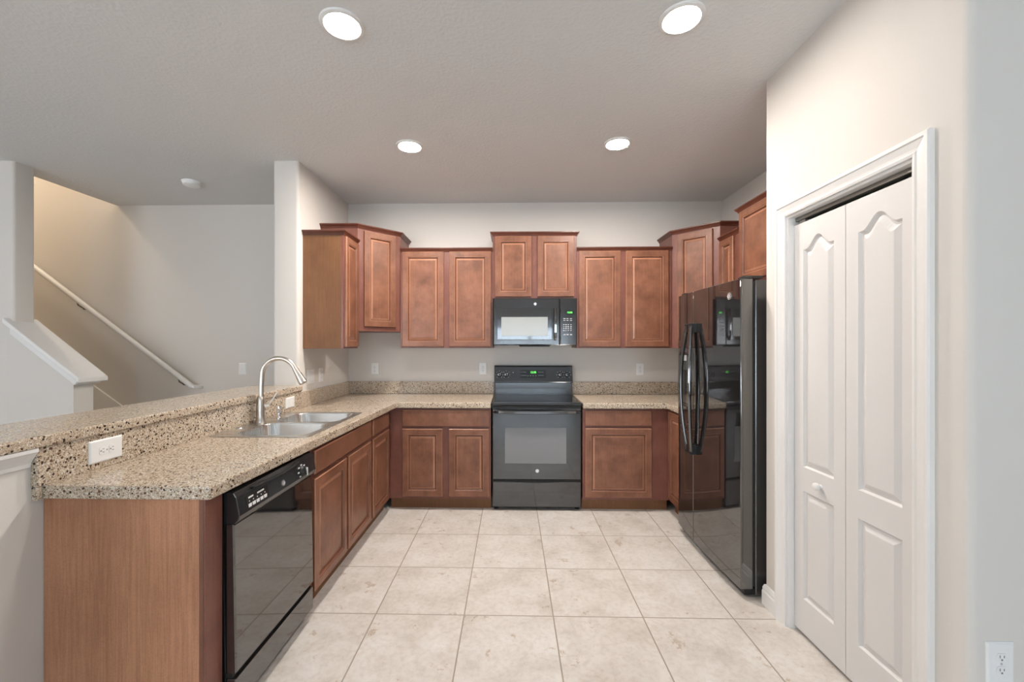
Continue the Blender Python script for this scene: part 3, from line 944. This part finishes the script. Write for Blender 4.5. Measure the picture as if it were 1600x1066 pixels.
# ------------------------------------------------------------------ refrigerator (faces -x)
FX = 1.255; FY1 = 3.195; FW = .862; FH = 1.772
fr = thing('refrigerator', 'tall glossy black side-by-side refrigerator with curved bar handles', 'refrigerator', (FX, FY1, 0), -PI / 2)
# local: x along the front from the far side towards us, y into the recess, z up
bxo('case', (.004, FW - .004, .092, .765, .015, FH - .012), M_BLKS, fr, 0.006)
SPLIT = .294
def fdoor(name, x0, x1):
    bm = nb()
    W2 = x1 - x0
    n = 10
    pts = []
    for k in range(n + 1):
        xx = x0 + W2 * k / n
        g = xx / FW
        pts.append((xx, .010 - .016 * (1 - (2 * g - 1) ** 2)))
    out = [(x0, .078)] + pts + [(x1, .078)]
    prism(bm, out, .048, FH - .006)
    return obj(name, bm, M_BLK, fr, 0.004, smooth=True)
fz = fdoor('freezer_door', 0, SPLIT - .003)
fd = fdoor('refrigerator_door', SPLIT + .003, FW)
bm = nb(); box(bm, .01, FW - .01, .078, .092, .06, FH - .02)
obj('gasket', bm, M_DARK, fr)
bm = nb(); box(bm, .01, FW - .01, .035, .10, .012, .045)
obj('base_grille', bm, M_BLKM, fr, 0.003)
for x in (.04, FW - .04):
    bm = nb(); box(bm, x - .03, x + .03, .03, .14, FH - .006, FH + .012)
    obj('hinge_cover', bm, M_BLKG, fr, 0.005)
for x in (.05, FW - .05):
    for y in (.11, .70):
        bm = nb(); lathe(bm, [(.02, 0), (.02, .016)], Matrix.Translation((x, y, 0)), 14); obj('roller_foot', bm, M_GREY, fr)
for par, xs, bow in ((fz, SPLIT - .030, -.040), (fd, SPLIT + .034, .040)):
    bm = nb(); pts = []
    z0, z1 = .655, 1.545
    for k in range(15):
        t = k / 14; s = 1 - (2 * t - 1) ** 2
        pts.append((xs + bow * s, -.036 - .030 * s, z0 + .02 + (z1 - z0 - .04) * t))
    ribbon(bm, pts, (1, 0, 0), .036, .022)
    h = obj('handle', bm, M_BLK, par, smooth=True)
    for zz in (z0, z1 - .06):
        bxo('handle_mount', (xs - .018, xs + .018, -.046, .004, zz, zz + .06), M_BLKM, h, 0.004)
bm = nb(); rect_loft(bm, .060, .225, .960, 1.345, [(0, 0), (0, .006), (.010, .010), (.016, .008), (.020, -.001), (.024, -.002)], .0)
dsp = obj('dispenser', bm, M_BLKG, fz, label='recessed ice and water dispenser')
bm = nb(); box(bm, .09, .195, -.011, .002, 1.285, 1.325); obj('dispenser_panel', bm, M_GREY, dsp, 0.002)
bm = nb(); box(bm, .12, .165, -.004, .002, 1.05, 1.22); obj('dispenser_paddle', bm, M_BLKM, dsp, 0.002)
badge(fd, (FW - .105, .0035, 1.680), (0, -1, 0), .021)

# ------------------------------------------------------------------ dishwasher (faces +x, leans out slightly at its foot)
DW0 = 1.518; DWW = .600
dwm = thing('dishwasher', 'black front-loading dishwasher set under the countertop at the near end of the peninsula', 'dishwasher', (-1.018, DW0, 0), PI / 2)
dwm.rotation_euler = (math.radians(-1.0), 0, PI / 2)
bxo('tub', (.004, DWW - .004, .035, .575, .10, .850), M_BLKM, dwm, 0.003)
bm = nb(); rect_loft(bm, 0, DWW, .185, .735, [(0, -.03), (0, .002), (.005, .008), (.010, .008)], 0.0)
dd = obj('door', bm, M_BLK, dwm)
bm = nb()
prism(bm, [(.03, .735), (-.010, .735), (-.024, .748), (-.030, .765), (-.018, .835), (-.008, .852), (.03, .852)], 0, DWW, mp)
dc = obj('control_panel', bm, M_BLKG, dwm, 0.003)
def ond(x, z, out=0.0): return Vector((x, -.030 + (z - .765) * (.012 / .070) - out, z))
nd = Vector((0, -.070, -.012 * 0 + .012)).normalized()
bm = nb()
q = [ond(.045, .768, .001), ond(.190, .768, .001), ond(.190, .822, .001), ond(.045, .822, .001)]
vs = [bm.verts.new(p) for p in q] + [bm.verts.new(p + Vector((0, .004, 0))) for p in q]
for f in ((3, 2, 1, 0), (4, 5, 6, 7), (0, 1, 5, 4), (1, 2, 6, 5), (2, 3, 7, 6), (3, 0, 4, 7)): bm.faces.new([vs[i] for i in f])
kp = obj('key_panel', bm, M_BLKM, dc)
def dkey(x, z, hx, hz, name):
    p = ond(x, z, .002); bxo(name, (p.x - hx, p.x + hx, p.y, p.y + .003, p.z - hz, p.z + hz), M_PLATE, kp)
for k in range(5):
    dkey(.065 + k * .025, .782, .009, .007, 'key')
    dkey(.065 + k * .025, .798, .002, .002, 'indicator_light')
dkey(.077, .811, .015, .003, 'key_heading'); dkey(.140, .811, .022, .003, 'key_heading')
badge(dc, ond(.300, .790), nd, .013)
bm = nb()
ribbon(bm, [(.09, -.020, .843), (.20, -.026, .839), (.30, -.028, .836), (.40, -.026, .839), (.44, -.020, .843)], (0, 1, 0), .016, .006)
obj('latch_pull', bm, M_BLKM, dc)
mtx = facing(ond(.470, .790), nd)
bm = nb(); lathe(bm, [(.026, 0), (.026, .004), (.022, .008), (.020, .022), (0, .023)], mtx, 24)
kn = obj('knob', bm, M_BLKM, dc, smooth=True)
for k in range(8):
    if k == 6: continue
    a = k * PI / 4; p = ond(.470 + .034 * math.cos(a), .792 + .028 * math.sin(a), .001)
    bxo('dial_mark', (p.x - .007, p.x + .007, p.y, p.y + .002, p.z - .0032, p.z + .0032), M_PLATE, dc)
yk = ond(.5, .79).y
bxo('pointer', (.4665, .4735, yk - .026, yk - .02, .772, .808), M_PLATE, kn, label='white pointer')
bm = nb(); box(bm, 0.0, DWW, -.004, .030, .055, .165)
obj('toe_panel', bm, M_BLK, dwm, 0.003)
bm = nb(); box(bm, .004, DWW - .004, .010, .04, .165, .185); obj('gap_strip', bm, M_DARK, dwm)
for x in (.03, DWW - .03):
    bm = nb(); lathe(bm, [(.014, 0), (.014, .008), (.007, .012), (.007, .10)], Matrix.Translation((x, .06, 0)), 12); obj('leveling_leg', bm, M_GREY, dwm)
    bm = nb(); lathe(bm, [(.014, 0), (.014, .008), (.007, .012), (.007, .10)], Matrix.Translation((x, .52, 0)), 12); obj('leveling_leg', bm, M_GREY, dwm)

# ------------------------------------------------------------------ outlets and switches
def faceplate(name, label, cat, loc, rotz, kind, w=.074, h=.118, horiz=False, group=None):
    t = thing(name, label, cat, loc, rotz, group)
    bm = nb(); rect_loft(bm, -w / 2, w / 2, -h / 2, h / 2, [(0, 0), (0, .0025), (.004, .006), (.007, .0065)], 0.0)
    pl = obj('plate', bm, M_PLATE, t)
    if kind == 'outlet':
        for s in (-1, 1):
            bm = nb()
            c = (0, s * .0195) if not horiz else (s * .0195, 0)
            pts = [(c[0] + .0165 * math.cos(a), c[1] + max(-.0125, min(.0125, .0165 * math.sin(a)))) for a in [k * 2 * PI / 24 for k in range(24)]]
            if horiz: pts = [(c[0] + max(-.0125, min(.0125, .0165 * math.cos(a))), c[1] + .0165 * math.sin(a)) for a in [k * 2 * PI / 24 for k in range(24)]]
            prism(bm, pts, .004, .0085, Matrix(((1, 0, 0, 0), (0, 0, -1, 0), (0, 1, 0, 0), (0, 0, 0, 1))))
            rc = obj('receptacle', bm, M_PLATE, t, 0.0008)
            bm = nb()
            for dx, dz, a, b in ((-.006, .003, .0012, .004), (.006, .003, .0012, .0035), (0, -.0065, .0024, .0024)):
                if horiz: dx, dz, a, b = dz, dx, b, a
                box(bm, c[0] + dx - a, c[0] + dx + a, -.0089, -.008, c[1] + dz - b, c[1] + dz + b)
            obj('slot', bm, M_SLOT, rc)
        bm = nb(); lathe(bm, [(.003, 0), (.003, .0012), (0, .0016)], facing((0, -.0063, 0), (0, -1, 0)), 10); obj('screw', bm, M_GREY, t)
    elif kind == 'rocker':
        n = max(1, int(round(w / .074)))
        for k in range(n):
            x = (k - (n - 1) / 2) * .046
            bm = nb(); box(bm, x - .0165, x + .0165, -.0095, -.005, -.033, .033)
            rk = obj('rocker', bm, M_PLATE, t, 0.0015)
    elif kind == 'toggle':
        bm = nb(); box(bm, -.005, .005, -.008, -.005, -.012, .012); obj('toggle_slot', bm, M_TRIM, t)
        bm = nb(); box(bm, -.0035, .0035, -.018, -.006, .001, .009); obj('toggle', bm, M_PLATE, t, 0.001)
    return t
GO = 'white outlet plates'
faceplate('wall_outlet', 'white outlet on the back wall under the angled sink-side corner cabinet', 'outlet', (-1.366, YB, 1.160), 0, 'outlet', group=GO)
faceplate('wall_outlet', 'white outlet on the back wall close beside the stove, sink side', 'outlet', (-.283, YB, 1.164), 0, 'outlet', group=GO)
faceplate('wall_outlet', 'white outlet on the back wall between the stove and the refrigerator', 'outlet', (1.270, YB, 1.160), 0, 'outlet', group=GO)
faceplate('wall_outlet', 'white outlet low on the bluish wall past the pantry door', 'outlet', (1.452, 1.276, .452), 0, 'outlet', w=.080, h=.126, group=GO)
faceplate('wall_outlet', 'white sideways outlet in the speckled strip near the end of the peninsula', 'outlet', (XL + .024, 1.622, .984), PI / 2, 'outlet', w=.135, h=.088, horiz=True, group=GO)
faceplate('wall_outlet', 'white plate in the speckled strip behind the faucet', 'outlet', (XL + .024, 3.000, .981), PI / 2, 'rocker', w=.118, h=.078, group=GO)
faceplate('switch_plate', 'wider white switch plate beside the bar end, under the plain-sided wall cabinet', 'light switch', (XL, 3.362, 1.143), PI / 2, 'rocker', w=.118)
faceplate('wall_outlet', 'white outlet on the sink-side wall between the wide switch plate and the corner', 'outlet', (XL, 3.545, 1.143), PI / 2, 'outlet', group=GO)
faceplate('switch_plate', 'single white switch plate on the far wall near the foot of the stairs', 'light switch', (-2.709, YB, 1.158), 0, 'toggle')

# ------------------------------------------------------------------ ceiling lights, smoke detector, handrail
CANS = [(-.746, 1.827, 'recessed ceiling light over the dishwasher end of the peninsula aisle'), (.736, 1.823, 'recessed ceiling light close to the pantry wall above its door'),
        (-.723, 2.951, 'small-looking recessed ceiling light in front of the sink-side corner cabinet'), (.744, 2.945, 'small-looking recessed ceiling light in front of the refrigerator-side wall cabinets')]
for x, y, lab in CANS:
    t = thing('ceiling_light', 'bright round ' + lab, 'ceiling light', (x, y, ZC), 0, 'recessed ceiling lights')
    bm = nb(); lathe(bm, [(.074, -.004), (.078, -.010), (.086, -.011), (.094, -.007), (.096, 0), (.074, 0)], None, 40)
    obj('trim_ring', bm, M_TRIM, t, smooth=True)
    bm = nb(); lathe(bm, [(0, -.0065), (.074, -.0065), (.074, -.001), (0, -.001)], None, 40)
    obj('lens', bm, M_LENS if y < 2.4 else M_LENSR, t, smooth=True, label='glowing white lens')
t = thing('smoke_detector', 'round white smoke detector on the ceiling near the stairs', 'smoke detector', (-2.77, 3.56, ZC))
bm = nb(); lathe(bm, [(0, -.038), (.052, -.037), (.064, -.030), (.066, -.014), (.072, -.010), (.074, 0), (0, 0)], None, 32); obj('housing', bm, M_PLATE, t, smooth=True)
bm = nb(); lathe(bm, [(.030, -.0385), (.030, -.041), (.018, -.042), (0, -.042)], None, 24); obj('test_button', bm, M_PLATE, t, smooth=True)

hr = thing('handrail', 'white painted handrail sloping up the stairwell wall', 'handrail', (-3.164, 4.075, .985))
HS = -.742
bm = nb()
pts = [(.055, .070, .0), (.050, .02, .0), (.03, 0, 0), (0, 0, 0)] + [(-.4 * k, 0, .4 * k * -HS) for k in range(1, 9)]
tube(bm, [(.0, .0, 0)] + [(-.4 * k, 0, .4 * k * -HS) for k in range(1, 9)], .024, 12)
tube(bm, [(-.01, 0, .004), (.012, .004, -.004), (.028, .030, -.008), (.03, .076, -.008)], .0235, 12)
obj('rail', bm, M_TRIM, hr, smooth=True)
for x in (-.14, -1.17, -2.3):
    bm = nb(); z = x * HS
    tube(bm, [(x, 0, z - .020), (x, .01, z - .055), (x, .045, z - .075), (x, .076, z - .075)], .006, 8)
    lathe(bm, [(.022, 0), (.022, .004), (0, .006)], facing((x, .076, z - .075), (0, -1, 0)), 16)
    obj('bracket', bm, M_BRASS, hr, smooth=True)
